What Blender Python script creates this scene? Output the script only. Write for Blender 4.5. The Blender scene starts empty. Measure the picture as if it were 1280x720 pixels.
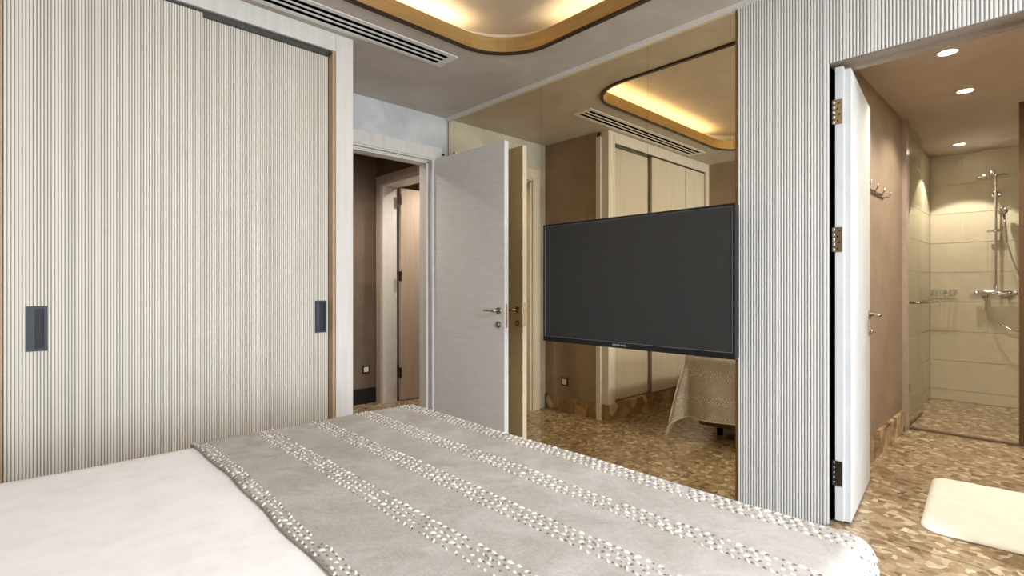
import bpy, bmesh, math, random
from mathutils import Vector, Matrix
C = bpy.context.scene.collection
PI = math.pi
random.seed(7)
CH = 1.27                                  # eye height

# ---------------------------------------------------------------- camera, world, light, exposure
cam = bpy.data.cameras.new('camera'); co = bpy.data.objects.new('camera', cam); C.objects.link(co)
cam.sensor_width = 36; cam.lens = 648/1280*36; cam.shift_y = -0.001; cam.clip_start = 0.02
co.location = (0, 0, CH); co.rotation_euler = (PI/2, 0, math.radians(-43.62))
bpy.context.scene.camera = co
w = bpy.data.worlds.new('world'); bpy.context.scene.world = w; w.use_nodes = True
bg = w.node_tree.nodes['Background']; bg.inputs[0].default_value = (0.72, 0.85, 1.0, 1); bg.inputs[1].default_value = 1.6
vs = bpy.context.scene.view_settings
bpy.context.scene.display_settings.display_device = 'sRGB'
vs.view_transform = 'Standard'; vs.look = 'None'; vs.gamma = 1; vs.exposure = 0.80
try: vs.use_curve_mapping = False
except Exception: pass

def area(name, loc, rot, sx, sy, power, col):
    l = bpy.data.lights.new(name, 'AREA'); l.shape = 'RECTANGLE'; l.size = sx; l.size_y = sy
    l.energy = power; l.color = col
    o = bpy.data.objects.new(name, l); C.objects.link(o); o.location = loc; o.rotation_euler = rot
    return o
def spot(name, loc, power, col, ang=110, blend=0.5, rad=0.03):
    l = bpy.data.lights.new(name, 'SPOT'); l.energy = power; l.color = col
    l.spot_size = math.radians(ang); l.spot_blend = blend; l.shadow_soft_size = rad
    o = bpy.data.objects.new(name, l); C.objects.link(o); o.location = loc
    return o
DAY = (0.80, 0.91, 1.0); WARM = (1.0, 0.77, 0.48); SOFTW = (1.0, 0.91, 0.78)
# daylight entering by the two windows of the room (window wall behind the camera)
area('window_daylight', (1.0, -3.93, 1.35), (PI/2, 0, 0), 2.7, 2.0, 120, DAY)

# ---------------------------------------------------------------- materials
def srgb(r, g, b):
    f = lambda c: (c/255)/12.92 if c/255 <= 0.04045 else (((c/255)+0.055)/1.055)**2.4
    return (f(r), f(g), f(b), 1)
def newmat(name):
    m = bpy.data.materials.new(name); m.use_nodes = True
    nt = m.node_tree; return m, nt, nt.nodes['Principled BSDF']
def coords(nt, scale, rot=(0,0,0)):
    g = nt.nodes.new('ShaderNodeNewGeometry'); mp = nt.nodes.new('ShaderNodeMapping')
    mp.inputs['Scale'].default_value = scale; mp.inputs['Rotation'].default_value = rot
    nt.links.new(g.outputs['Position'], mp.inputs['Vector']); return mp.outputs[0]
def noise(nt, vec, scale, detail=4, rough=0.6, dist=0.0):
    n = nt.nodes.new('ShaderNodeTexNoise'); n.inputs['Scale'].default_value = scale
    n.inputs['Detail'].default_value = detail; n.inputs['Roughness'].default_value = rough
    n.inputs['Distortion'].default_value = dist
    nt.links.new(vec, n.inputs['Vector']); return n.outputs['Fac']
def ramp(nt, fac, stops, interp='LINEAR'):
    r = nt.nodes.new('ShaderNodeValToRGB'); r.color_ramp.interpolation = interp
    e = r.color_ramp.elements
    e[0].position, e[0].color = stops[0]; e[1].position, e[1].color = stops[-1]
    for p, c in stops[1:-1]:
        k = e.new(p); k.color = c
    nt.links.new(fac, r.inputs[0]); return r.outputs[0]
def bump(nt, bsdf, fac, strength, dist=0.002):
    b = nt.nodes.new('ShaderNodeBump'); b.inputs['Strength'].default_value = strength
    b.inputs['Distance'].default_value = dist
    nt.links.new(fac, b.inputs['Height']); nt.links.new(b.outputs[0], bsdf.inputs['Normal'])
def plain(name, col, rough=0.5, metal=0.0, spec=0.5):
    m, nt, b = newmat(name)
    v = coords(nt, (1,1,1)); n = noise(nt, v, 14, 3)
    c2 = tuple(min(1, x*1.05) for x in col[:3])+(1,); c1 = tuple(x*0.95 for x in col[:3])+(1,)
    nt.links.new(ramp(nt, n, [(0.3, c1), (0.7, c2)]), b.inputs['Base Color'])
    b.inputs['Roughness'].default_value = rough; b.inputs['Metallic'].default_value = metal
    b.inputs['Specular IOR Level'].default_value = spec
    return m
def grained(name, cA, cB, scale, rough=0.55, bs=0.25):
    m, nt, b = newmat(name)
    v = coords(nt, scale); n = noise(nt, v, 1.0, 6, 0.65, 0.3)
    nt.links.new(ramp(nt, n, [(0.3, cA), (0.7, cB)]), b.inputs['Base Color'])
    b.inputs['Roughness'].default_value = rough
    if bs: bump(nt, b, n, bs)
    return m
def plaster(name, cA, cB, cC, rough=0.65):
    m, nt, b = newmat(name)
    v = coords(nt, (1,1,1)); n = noise(nt, v, 2.6, 8, 0.62, 0.5)
    nt.links.new(ramp(nt, n, [(0.28, cA), (0.5, cB), (0.74, cC)]), b.inputs['Base Color'])
    b.inputs['Roughness'].default_value = rough; bump(nt, b, noise(nt, v, 30, 5), 0.12)
    return m
M = {}
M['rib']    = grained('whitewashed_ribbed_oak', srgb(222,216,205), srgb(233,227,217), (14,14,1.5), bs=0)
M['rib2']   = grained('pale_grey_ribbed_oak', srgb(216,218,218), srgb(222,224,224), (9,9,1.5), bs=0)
M['groove_shade'] = grained('groove_oak_shade', srgb(148,138,125), srgb(164,154,141), (60,60,3))  # board behind the shallow ribs, shade between them put into its colour
M['groove_shade2'] = grained('grey_groove_shade', srgb(146,150,152), srgb(158,162,164), (60,60,3))  # same for the panelling: darkened colour stands for shade between flat ribs
M['frame']  = grained('whitewashed_oak', srgb(208,204,199), srgb(222,218,213), (26,26,2.5), bs=0.1)
M['leaf']   = grained('whitewashed_leaf', srgb(220,218,218), srgb(232,230,230), (7,7,60), bs=0.08)
M['leaf2']  = grained('pale_blue_white_leaf', srgb(192,198,200), srgb(208,213,215), (9,9,5))
M['oak']    = grained('raw_oak_edge', srgb(172,142,110), srgb(190,160,128), (40,40,3))
M['hallleaf']= grained('beige_leaf', srgb(184,166,150), srgb(200,182,166), (26,26,2.5))
M['ceil']   = plaster('grey_ceiling_plaster', srgb(176,168,160), srgb(188,181,173), srgb(200,194,187))
M['doorwall']= plaster('grey_blue_plaster', srgb(176,178,180), srgb(194,196,198), srgb(214,214,214))
M['brown']  = plaster('taupe_plaster', srgb(136,118,98), srgb(148,130,110), srgb(158,141,122))
M['bathceil']= plaster('bath_ceiling_plaster', srgb(178,164,148), srgb(188,174,158), srgb(198,184,168))
M['soffit'] = plain('taupe_soffit', srgb(150,138,128), 0.6)
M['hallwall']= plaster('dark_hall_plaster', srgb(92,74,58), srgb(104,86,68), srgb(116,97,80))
M['upper']  = plaster('cove_ceiling_paint', srgb(182,170,152), srgb(190,178,160), srgb(198,186,168))
M['white']  = plain('white_paint', srgb(222,220,216), 0.45)
M['black']  = plain('black_gap', srgb(6,6,7), 0.9, 0, 0.0)
M['blackframe'] = plain('black_skirting', srgb(20,18,17), 0.4)
M['bronze'] = plain('dark_bronze_trim', srgb(62,46,34), 0.35, 0.6)
M['steel']  = plain('brushed_steel', srgb(190,184,172), 0.25, 1.0)
M['darksteel']= plain('dark_steel', srgb(98,100,100), 0.35, 1.0)
M['chrome'] = plain('chrome', srgb(222,224,228), 0.08, 1.0)
M['anth']   = plain('anthracite_metal', srgb(44,48,56), 0.5, 0.1)
M['anth2']  = plain('anthracite_recess', srgb(24,27,34), 0.6, 0.0)
M['tvframe']= plain('black_plastic', srgb(18,19,22), 0.35)
M['tvedge'] = plain('grey_metal_lip', srgb(130,138,150), 0.35, 0.4)
M['logo']   = plain('silver_print', srgb(200,204,210), 0.4)
M['mat']    = None
def mk_screen():
    m, nt, b = newmat('tv_glass'); b.inputs['Base Color'].default_value = srgb(55,56,57)
    b.inputs['Roughness'].default_value = 0.45; b.inputs['Specular IOR Level'].default_value = 0.35
    return m
M['screen'] = mk_screen()
def mk_gold():
    m, nt, b = newmat('brushed_gold_fascia')
    v = coords(nt, (2,2,60)); n = noise(nt, v, 1.5, 3)
    nt.links.new(ramp(nt, n, [(0.3, srgb(160,130,80)), (0.7, srgb(184,152,98))]), b.inputs['Base Color'])
    b.inputs['Metallic'].default_value = 0.55; b.inputs['Roughness'].default_value = 0.42
    return m
M['gold'] = mk_gold()
def mk_mirror():
    m, nt, b = newmat('bronze_mirror'); b.inputs['Base Color'].default_value = (0.90, 0.77, 0.54, 1)
    b.inputs['Metallic'].default_value = 1; b.inputs['Roughness'].default_value = 0.0
    return m
M['mirror'] = mk_mirror()
def mk_glass(name, tint, k=1.0):
    m = bpy.data.materials.new(name); m.use_nodes = True; nt = m.node_tree; nt.nodes.clear()
    out = nt.nodes.new('ShaderNodeOutputMaterial'); mx = nt.nodes.new('ShaderNodeMixShader')
    t = nt.nodes.new('ShaderNodeBsdfTransparent'); t.inputs[0].default_value = tint
    g = nt.nodes.new('ShaderNodeBsdfGlossy'); g.inputs['Roughness'].default_value = 0.01
    lw = nt.nodes.new('ShaderNodeLayerWeight'); pw_ = nt.nodes.new('ShaderNodeMath'); pw_.operation = 'POWER'; pw_.inputs[1].default_value = 5
    nt.links.new(lw.outputs['Facing'], pw_.inputs[0]); f = nt.nodes.new('ShaderNodeMath'); f.operation = 'MULTIPLY_ADD'; f.inputs[1].default_value = 0.4; f.inputs[2].default_value = 0.03; nt.links.new(pw_.outputs[0], f.inputs[0])
    nt.links.new(f.outputs[0], mx.inputs[0]); nt.links.new(t.outputs[0], mx.inputs[1])
    nt.links.new(g.outputs[0], mx.inputs[2]); nt.links.new(mx.outputs[0], out.inputs[0])
    return m
M['glass'] = mk_glass('shower_glass', (0.96, 0.97, 0.93, 1))
M['wglass'] = mk_glass('window_glass', (0.97, 0.99, 1.0, 1))
def mk_marble(name, cols, sc, rough, stretch=(1,1,1)):
    m, nt, b = newmat(name)
    v0 = coords(nt, stretch)
    nz = nt.nodes.new('ShaderNodeTexNoise'); nz.inputs['Scale'].default_value = 9; nz.inputs['Detail'].default_value = 3
    nt.links.new(v0, nz.inputs['Vector'])
    mx = nt.nodes.new('ShaderNodeVectorMath'); mx.operation = 'MULTIPLY_ADD'
    mx.inputs[1].default_value = (0.07,0.07,0.07); nt.links.new(nz.outputs['Color'], mx.inputs[0]); nt.links.new(v0, mx.inputs[2])
    vo = nt.nodes.new('ShaderNodeTexVoronoi'); vo.inputs['Scale'].default_value = sc; nt.links.new(mx.outputs[0], vo.inputs['Vector'])
    sep = nt.nodes.new('ShaderNodeSeparateColor'); nt.links.new(vo.outputs['Color'], sep.inputs[0])
    chips = ramp(nt, sep.outputs[0], [(0.0, cols[0]), (0.22, cols[1]), (0.5, cols[2]), (0.8, cols[3]), (1.0, cols[4])])
    fine = ramp(nt, noise(nt, v0, 22, 8, 0.7, 0.8), [(0.3, (0.72,0.68,0.62,1)), (0.65, (1.12,1.1,1.06,1))])
    mm = nt.nodes.new('ShaderNodeMix'); mm.data_type = 'RGBA'; mm.blend_type = 'MULTIPLY'; mm.inputs[0].default_value = 0.8
    nt.links.new(chips, mm.inputs[6]); nt.links.new(fine, mm.inputs[7])
    vd = nt.nodes.new('ShaderNodeTexVoronoi'); vd.feature = 'DISTANCE_TO_EDGE'; vd.inputs['Scale'].default_value = sc
    nt.links.new(mx.outputs[0], vd.inputs['Vector'])
    ed = ramp(nt, vd.outputs['Distance'], [(0.0, (0.62,0.56,0.47,1)), (0.10, (1,1,1,1))])
    m2 = nt.nodes.new('ShaderNodeMix'); m2.data_type = 'RGBA'; m2.blend_type = 'MULTIPLY'; m2.inputs[0].default_value = 0.6
    nt.links.new(mm.outputs[2], m2.inputs[6]); nt.links.new(ed, m2.inputs[7])
    m2.inputs[0].default_value = 0.3; nt.links.new(m2.outputs[2], b.inputs['Base Color']); b.inputs['Roughness'].default_value = rough
    return m
mcols = [srgb(112,94,72), srgb(144,124,98), srgb(156,136,110), srgb(168,150,124), srgb(204,190,166)]
M['marble'] = mk_marble('breccia_marble', mcols, 30, 0.16, (1.0,1.0,1))
M['marble2'] = mk_marble('breccia_marble_skirting', [srgb(96,72,50), srgb(142,112,80), srgb(158,128,94), srgb(172,146,112), srgb(206,186,154)], 9, 0.2)
M['tile'] = plain('cream_tile', srgb(200,190,166), 0.3)
M['grout'] = plain('pale_grout', srgb(222,212,192), 0.7)
def mk_fabric():
    m, nt, b = newmat('linen_runner')
    v = coords(nt, (1,1,1)); n1 = noise(nt, v, 7, 7, 0.7, 0.8)
    v2 = coords(nt, (260, 70, 160)); n2 = noise(nt, v2, 1, 3, 0.7)
    a = ramp(nt, n1, [(0.3, srgb(168,161,155)), (0.7, srgb(196,194,192))])
    c = ramp(nt, n2, [(0.3, (0.80,0.80,0.80,1)), (0.7, (1.10,1.10,1.10,1))])
    mm = nt.nodes.new('ShaderNodeMix'); mm.data_type = 'RGBA'; mm.blend_type = 'MULTIPLY'; mm.inputs[0].default_value = 0.8
    nt.links.new(a, mm.inputs[6]); nt.links.new(c, mm.inputs[7]); nt.links.new(mm.outputs[2], b.inputs['Base Color'])
    b.inputs['Roughness'].default_value = 0.9; b.inputs['Specular IOR Level'].default_value = 0.15
    bump(nt, b, n2, 0.4, 0.002); return m
M['runner'] = mk_fabric()
M['yarn'] = plain('white_yarn', srgb(228,224,216), 0.9, 0, 0.1)
M['yarnd'] = plain('dark_yarn', srgb(122,112,105), 0.9, 0, 0.1)
M['duvet'] = plain('white_cotton', srgb(248,247,249), 0.9, 0, 0.1)
M['bedbase'] = plain('brown_upholstery', srgb(106,80,64), 0.8)
M['mattress'] = plain('mattress_fabric', srgb(206,200,192), 0.9)
M['matfab'] = plain('cream_terry', srgb(240,234,224), 0.95, 0, 0.1)
def mk_emit(name, col, s):
    m = bpy.data.materials.new(name); m.use_nodes = True; nt = m.node_tree; nt.nodes.clear()
    e = nt.nodes.new('ShaderNodeEmission'); e.inputs[0].default_value = col; e.inputs[1].default_value = s
    o = nt.nodes.new('ShaderNodeOutputMaterial'); nt.links.new(e.outputs[0], o.inputs[0]); return m
M['led'] = mk_emit('led_strip_glow', (1.0,0.78,0.48,1), 9)
M['lamp'] = mk_emit('downlight_glow', (1.0,0.90,0.74,1), 14)

# ---------------------------------------------------------------- helpers
def box(bm, x0, x1, y0, y1, z0, z1, bev=0.0, mtx=None):
    r = bmesh.ops.create_cube(bm, size=1); vs_ = r['verts']
    for v in vs_:
        v.co = Vector(((x0+x1)/2+v.co.x*(x1-x0), (y0+y1)/2+v.co.y*(y1-y0), (z0+z1)/2+v.co.z*(z1-z0)))
    if bev:
        es = list({e for v in vs_ for e in v.link_edges})
        r2 = bmesh.ops.bevel(bm, geom=es, offset=bev, segments=2, profile=0.6, affect='EDGES')
        vs_ = list({v for f in r2['faces'] for v in f.verts} | {v for v in vs_ if v.is_valid})
    if mtx:
        for v in vs_: v.co = mtx @ v.co
    return bm
def tube(bm, pts, rad, n=12, cap=True):
    pts = [Vector(p) for p in pts]; rings = []
    rads = rad if isinstance(rad, (list, tuple)) else [rad]*len(pts)
    up = None
    for i, p in enumerate(pts):
        t = (pts[min(i+1, len(pts)-1)] - pts[max(i-1, 0)]).normalized()
        if up is None:
            up = Vector((0,0,1)) if abs(t.z) < 0.9 else Vector((1,0,0))
        a = t.cross(up).normalized(); up = a.cross(t).normalized()
        rings.append([bm.verts.new(p + (a*math.cos(2*PI*k/n)+up*math.sin(2*PI*k/n))*rads[i]) for k in range(n)])
    for r0, r1 in zip(rings, rings[1:]):
        for k in range(n):
            f = bm.faces.new((r0[k], r0[(k+1)%n], r1[(k+1)%n], r1[k])); f.smooth = True
    if cap:
        bm.faces.new(rings[0][::-1]); bm.faces.new(rings[-1])
    return bm
def disc(bm, c, axis, r, h, n=28):
    c = Vector(c); a = Vector(axis).normalized()
    return tube(bm, [c, c+a*h*0.85, c+a*h], [r, r, r*0.93], n)
def world_loc(o):
    p = Vector(o.location)
    while o.parent: o = o.parent; p += Vector(o.location)
    return p
def obj(name, bm, m, parent=None, smooth=False):
    me = bpy.data.meshes.new(name)
    bmesh.ops.recalc_face_normals(bm, faces=bm.faces)
    xs = [v.co for v in bm.verts]
    c = Vector(((min(v.x for v in xs)+max(v.x for v in xs))/2, (min(v.y for v in xs)+max(v.y for v in xs))/2, min(v.z for v in xs)))
    for v in bm.verts: v.co -= c
    bm.to_mesh(me); bm.free()
    for mm in (m if isinstance(m, list) else [m]): me.materials.append(mm)
    if smooth:
        for p in me.polygons: p.use_smooth = True
    o = bpy.data.objects.new(name, me); C.objects.link(o)
    o.location = c - (world_loc(parent) if parent else Vector())
    if parent: o.parent = parent
    return o
def tag(o, label=None, cat=None, group=None, kind=None):
    if label: o['label'] = label
    if cat: o['category'] = cat
    if group: o['group'] = group
    if kind: o['kind'] = kind
    return o
def thing(name, loc, label, cat, group=None, kind=None):
    o = bpy.data.objects.new(name, None); C.objects.link(o); o.location = loc; o.empty_display_size = 0.05
    return tag(o, label, cat, group, kind)
def B(*a, **k):
    bm = bmesh.new(); box(bm, *a, **k); return bm
def struct(name, bm, m, label, cat, parent=None):
    o = obj(name, bm, m, parent)
    if not parent: tag(o, label, cat, kind='structure')
    return o
ZC = CH + 1.488            # bedroom ceiling 2.758
BF = CH - 1.11             # bathroom floor 0.16
BC = CH + 1.29             # bathroom ceiling 2.56
DO = CH + 1.106            # bedroom door opening top
BO = CH + 1.045            # bathroom opening top
XM = 2.75

# ---------------------------------------------------------------- room shell
bm = B(-0.75, 2.88, -4.05, 5.35, -0.1, 0); box(bm, 2.88, 4.3, 3.95, 5.5, -0.1, 0)
struct('floor', bm, M['marble'], 'brown breccia marble floor of the bedroom and hall', 'floor')
bm = B(2.755, 6.75, -1.2, 0.95, -0.1, BF)
struct('floor_bathroom', bm, M['marble'], 'brown breccia marble floor of the bathroom beyond the open doorway', 'floor')
struct('floor_step', B(2.34, 2.755, -1.2, 0.735, 0, BF), M['marble'], 'raised brown marble step in front of the bathroom doorway', 'step')
struct('wall_left', B(-0.75, 1.43, 3.55, 3.72, 0, ZC), M['brown'], 'wall hidden behind the ribbed wardrobe', 'wall')
bm = B(-0.75, 1.68, 3.72, 3.87, 0, ZC); box(bm, 2.58, 2.88, 3.72, 3.87, 0, ZC); box(bm, 1.68, 2.58, 3.72, 3.87, DO, ZC)
struct('wall_doorway', bm, M['doorwall'], 'grey plaster wall above the bedroom doorway', 'wall')
struct('wall_alcove', B(1.4605, 1.474, 3.05, 3.72, 0, ZC), M['brown'], 'taupe plaster wall at the end of the wardrobe, seen in the mirror', 'wall')
struct('wall_head', B(-0.75, -0.6, -4.05, 3.55, 0, ZC), M['brown'], 'taupe plaster wall at the head of the bed', 'wall')
bm = B(-0.6, XM, -4.05, -3.9, 0, 0.3); box(bm, -0.6, XM, -4.05, -3.9, 2.4, ZC)
box(bm, -0.6, -0.4, -4.05, -3.9, 0.3, 2.4); box(bm, 2.4, XM, -4.05, -3.9, 0.3, 2.4)
struct('wall_window', bm, M['brown'], 'taupe wall around the wide window behind the camera', 'wall')
wn = thing('window_1', (1.0, -3.98, 0.3), 'wide white framed window behind the camera', 'window', kind='structure')
for a in ((-0.4,2.4,0.3,0.36), (-0.4,2.4,2.34,2.4), (-0.4,-0.34,0.36,2.34), (2.34,2.4,0.36,2.34), (0.97,1.03,0.36,2.34)):
    obj('window_frame', B(a[0], a[1], -4.01, -3.96, a[2], a[3]), M['white'], wn)
for a in ((-0.34,0.97), (1.03,2.34)): obj('pane', B(a[0], a[1], -3.99, -3.982, 0.36, 2.34), M['wglass'], wn)
# wall carrying mirror and panelling (bedroom face at x = 2.76)
bm = B(2.76, 2.88, 0.75, 3.72, 0, ZC); box(bm, 2.76, 2.88, 0.02, 0.75, BO+0.02, ZC); box(bm, 2.76, 2.88, -4.05, 0.02, 0, ZC)
struct('wall_right', bm, M['brown'], 'wall behind the bronze mirror and the ribbed panelling', 'wall')
# bathroom shell
bm = B(2.88, 5.05, 0.816, 0.93, BF, BC); box(bm, 2.88, 2.9, 0.80, 0.93, BF, BC)
struct('wall_bathroom_left', bm, M['brown'], 'taupe plaster bathroom wall behind the open door', 'wall')
struct('wall_shower_left', B(5.05, 6.6, 0.876, 0.99, BF, BC), M['grout'], 'tiled wall at the left of the shower', 'wall')
swb = thing('wall_shower_back', (6.62, 0, BF), 'cream tiled back wall of the shower', 'wall', kind='structure')
obj('grout_bed', B(6.606, 6.75, -1.2, 0.99, BF, BC), M['grout'], swb)
# tiles on the back wall and the left shower wall
def shared_tile(parent, ys, z0, z1, axis, face, me_cache={}):
    a, b_ = ys
    bm = bmesh.new()
    if axis == 'x': box(bm, face-0.006, face, a+0.0022, b_-0.0022, z0+0.0022, z1-0.0022, bev=0.0012)
    else: box(bm, a+0.0022, b_-0.0022, face-0.006, face, z0+0.0022, z1-0.0022, bev=0.0012)
    return obj('tile', bm, M['tile'], parent)
rows = []; z = BF + 0.105; rows.append((BF, z))
while z < BC-0.01:
    rows.append((z, min(z+0.2865, BC))); z += 0.2865
for i, (z0, z1) in enumerate(rows):
    y = 0.869; first = 0.243 if i % 2 == 0 else 0.6 - 0.17
    step = first
    while y > -1.15:
        shared_tile(swb, (max(y-step, -1.15), y), z0, z1, 'x', 6.606); y -= step; step = 0.6
sl = bpy.data.objects['wall_shower_left']
for i, (z0, z1) in enumerate(rows):
    x = 6.6; step = 0.3 if i % 2 else 0.6
    while x > 5.06:
        shared_tile(sl, (max(x-step, 5.05), x), z0, z1, 'y', 0.876); x -= step; step = 0.6
struct('wall_bathroom_right', B(2.88, 6.6, -1.2, -1.1, BF, BC), M['brown'], 'taupe wall on the far right side of the bathroom', 'wall')
# bathroom ceiling with holes is not needed: downlights are surface rimmed
struct('ceiling_bathroom', B(2.88, 6.75, -1.2, 0.99, BC, BC+0.1), M['bathceil'], 'taupe plaster ceiling of the bathroom with three downlights', 'ceiling')
# hall
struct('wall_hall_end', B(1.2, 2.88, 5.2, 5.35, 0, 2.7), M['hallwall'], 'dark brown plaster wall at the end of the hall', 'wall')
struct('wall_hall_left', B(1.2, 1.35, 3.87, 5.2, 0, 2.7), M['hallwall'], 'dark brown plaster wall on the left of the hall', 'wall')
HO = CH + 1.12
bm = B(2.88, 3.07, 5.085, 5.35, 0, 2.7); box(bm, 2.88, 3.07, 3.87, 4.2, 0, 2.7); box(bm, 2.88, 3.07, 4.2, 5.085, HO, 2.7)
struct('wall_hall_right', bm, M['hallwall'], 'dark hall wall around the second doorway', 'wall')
bm = B(3.07, 4.3, 5.35, 5.5, 0, 2.7); box(bm, 4.15, 4.3, 3.95, 5.35, 0, 2.7); box(bm, 3.07, 4.3, 3.8, 3.95, 0, 2.7)
struct('wall_far_room', bm, M['brown'], 'taupe walls of the small room beyond the hall door', 'wall')
struct('ceiling_hall', B(1.2, 4.3, 3.87, 5.5, 2.7, 2.8), M['ceil'], 'plaster ceiling over the hall', 'ceiling')
bb = B(1.35, 2.88, 5.18, 5.2, 0, 0.165)
struct('baseboard_hall', bb, M['blackframe'], 'black skirting board at the foot of the hall wall', 'skirting')

# ---------------------------------------------------------------- bedroom ceiling with rounded cove
CX0, CX1, CY0, CY1, CR = -0.2, 2.35, -3.1, 2.52, 0.36
def rrect(off, n=10):
    x0, x1, y0, y1, r = CX0-off, CX1+off, CY0-off, CY1+off, CR+off
    out = []
    for cx, cy, a0 in ((x1-r, y1-r, 0), (x0+r, y1-r, 90), (x0+r, y0+r, 180), (x1-r, y0+r, 270)):
        for k in range(n+1):
            a = math.radians(a0+90*k/n); out.append((cx+r*math.cos(a), cy+r*math.sin(a)))
    return out
def prism_ring(bm, inner, outer, z0, z1):
    n = len(inner); V = [[bm.verts.new((x, y, z)) for x, y in L] for L in (inner, outer) for z in (z0, z1)]
    ib, it, ob, ot = V
    for k in range(n):
        j = (k+1) % n
        for q in ((ib[k],ib[j],ob[j],ob[k]), (it[k],ot[k],ot[j],it[j]), (ib[k],it[k],it[j],ib[j]), (ob[k],ob[j],ot[j],ot[k])):
            bm.faces.new(q)
# lower ceiling: ring between hole and room rectangle
bm = bmesh.new()
inn = rrect(0.0); out = []
RX0, RX1, RY0, RY1 = -0.75, 2.88, -4.05, 3.72
cxm, cym = (CX0+CX1)/2, (CY0+CY1)/2
nn = 11
corner_pts = [(RX1, RY1), (RX0, RY1), (RX0, RY0), (RX1, RY0)]
for q in range(4):
    for k in range(nn):
        x, y = inn[q*nn+k]; X, Y = corner_pts[q]
        if k == 5: out.append((X, Y))
        elif (k < 5) == (q in (0, 2)): out.append((X, y))
        else: out.append((x, Y))
prism_ring(bm, inn, out, ZC, ZC+0.03)
struct('ceiling', bm, M['ceil'], 'grey plaster bedroom ceiling around the rounded cove', 'ceiling')
# cove box above
ctop = ZC + 0.19
bm = bmesh.new(); prism_ring(bm, rrect(0.15), rrect(0.2), ZC+0.03, ctop); 
cv = struct('ceiling_recess', bm, M['upper'], 'raised ceiling recess inside the cove', 'ceiling')
bm = bmesh.new(); L = rrect(0.2); bt = [bm.verts.new((x, y, ctop)) for x, y in L]; tp = [bm.verts.new((x, y, ctop+0.03)) for x, y in L]
bm.faces.new(bt); bm.faces.new(tp[::-1])
for k in range(len(L)):
    j = (k+1) % len(L); bm.faces.new((bt[k], tp[k], tp[j], bt[j]))
obj('recess_top', bm, M['upper'], cv)
cove = thing('cove_light', (cxm, cym, ZC), 'rounded ceiling cove with gold fascia and warm hidden light', 'cove light')
bm = bmesh.new(); prism_ring(bm, rrect(-0.014), rrect(0.012), ZC-0.012, ZC); obj('bronze_trim', bm, M['bronze'], cove)
A_, O_ = rrect(-0.006), rrect(0.004)
N = len(A_)
def seg(idx, z0, z1, inner, outer):
    bm = bmesh.new(); cols = []
    for k in idx:
        a, o = inner[k % N], outer[k % N]
        cols.append([bm.verts.new((p[0], p[1], z)) for p in (a, o) for z in (z0, z1)])
    for c0, c1 in zip(cols, cols[1:]):
        for q in ((0,1),(1,3),(3,2),(2,0)):
            f = bm.faces.new((c0[q[0]], c0[q[1]], c1[q[1]], c1[q[0]]))
    bm.faces.new([cols[0][i] for i in (0,1,3,2)]); bm.faces.new([cols[-1][i] for i in (0,2,3,1)])
    return bm
for q in range(4):
    o = obj('corner_fascia', seg(range(q*nn, q*nn+nn), ZC+0.0, ZC+0.095, A_, O_), M['gold'], cove)
    a, b_ = A_[q*nn+nn-1], A_[(q*nn+nn) % N]; a2, b2 = O_[q*nn+nn-1], O_[(q*nn+nn) % N]
    g = 0.0012
    d = Vector((b_[0]-a[0], b_[1]-a[1])).normalized()*g
    bm = bmesh.new(); cols = []
    for p, p2, s in ((a, a2, 1), (b_, b2, -1)):
        cols.append([bm.verts.new((P[0]+s*d.x, P[1]+s*d.y, z)) for P in (p, p2) for z in (ZC, ZC+0.095)])
    for e in ((0,1),(1,3),(3,2),(2,0)): bm.faces.new((cols[0][e[0]], cols[0][e[1]], cols[1][e[1]], cols[1][e[0]]))
    bm.faces.new([cols[0][i] for i in (0,1,3,2)]); bm.faces.new([cols[1][i] for i in (0,2,3,1)])
    obj('straight_fascia', bm, M['gold'], cove)
for (x0, x1, y0, y1) in ((CX0+CR, CX1-CR, CY1+0.06, CY1+0.075), (CX1+0.06, CX1+0.075, CY0+CR, CY1-CR),
                         (CX0+CR, CX1-CR, CY0-0.075, CY0-0.06), (CX0-0.075, CX0-0.06, CY0+CR, CY1-CR)):
    obj('led_strip', B(x0, x1, y0, y1, ZC+0.03, ZC+0.042), M['led'], cove)
zl = ZC+0.08; PW = 3.4
area('cove_lamp', ((CX0+CX1)/2, CY1+0.07, zl), (PI, 0, 0), CX1-CX0-2*CR+0.1, 0.06, PW, WARM)
area('cove_lamp', ((CX0+CX1)/2, CY0-0.07, zl), (PI, 0, 0), CX1-CX0-2*CR+0.1, 0.06, PW, WARM)
area('cove_lamp', (CX1+0.07, cym, zl), (PI, 0, 0), 0.06, CY1-CY0-2*CR, PW*1.6, WARM)
area('cove_lamp', (CX0-0.07, cym, zl), (PI, 0, 0), 0.06, CY1-CY0-2*CR, PW*1.6, WARM)

# round fill lamp added unseen in the recess, to brighten the bed
fl = thing('fill_lamp', (0.95, -2.0, ctop-0.05), 'round white flush fill lamp added in the cove recess behind the camera', 'fill lamp')
bm = bmesh.new(); disc(bm, (0.95, -2.0, ctop), (0,0,-1), 0.42, 0.045, 48); obj('fill_housing', bm, M['white'], fl)
bm = bmesh.new(); disc(bm, (0.95, -2.0, ctop-0.045), (0,0,-1), 0.38, 0.004, 48); obj('fill_diffuser', bm, mk_emit('fill_lamp_glow', (0.93,0.96,1.0,1), 2), fl)
_l = area('fill_lamp_light', (0.95, -2.0, ctop-0.056), (0, 0, 0), 0.7, 0.7, 128, (0.93,0.96,1.0))
# ceiling trim along mirror wall
struct('trim_1', B(2.728, 2.76, -3.9, 3.72, ZC-0.022, ZC), M['white'], 'thin white ceiling trim above the bronze mirror', 'trim')

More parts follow.
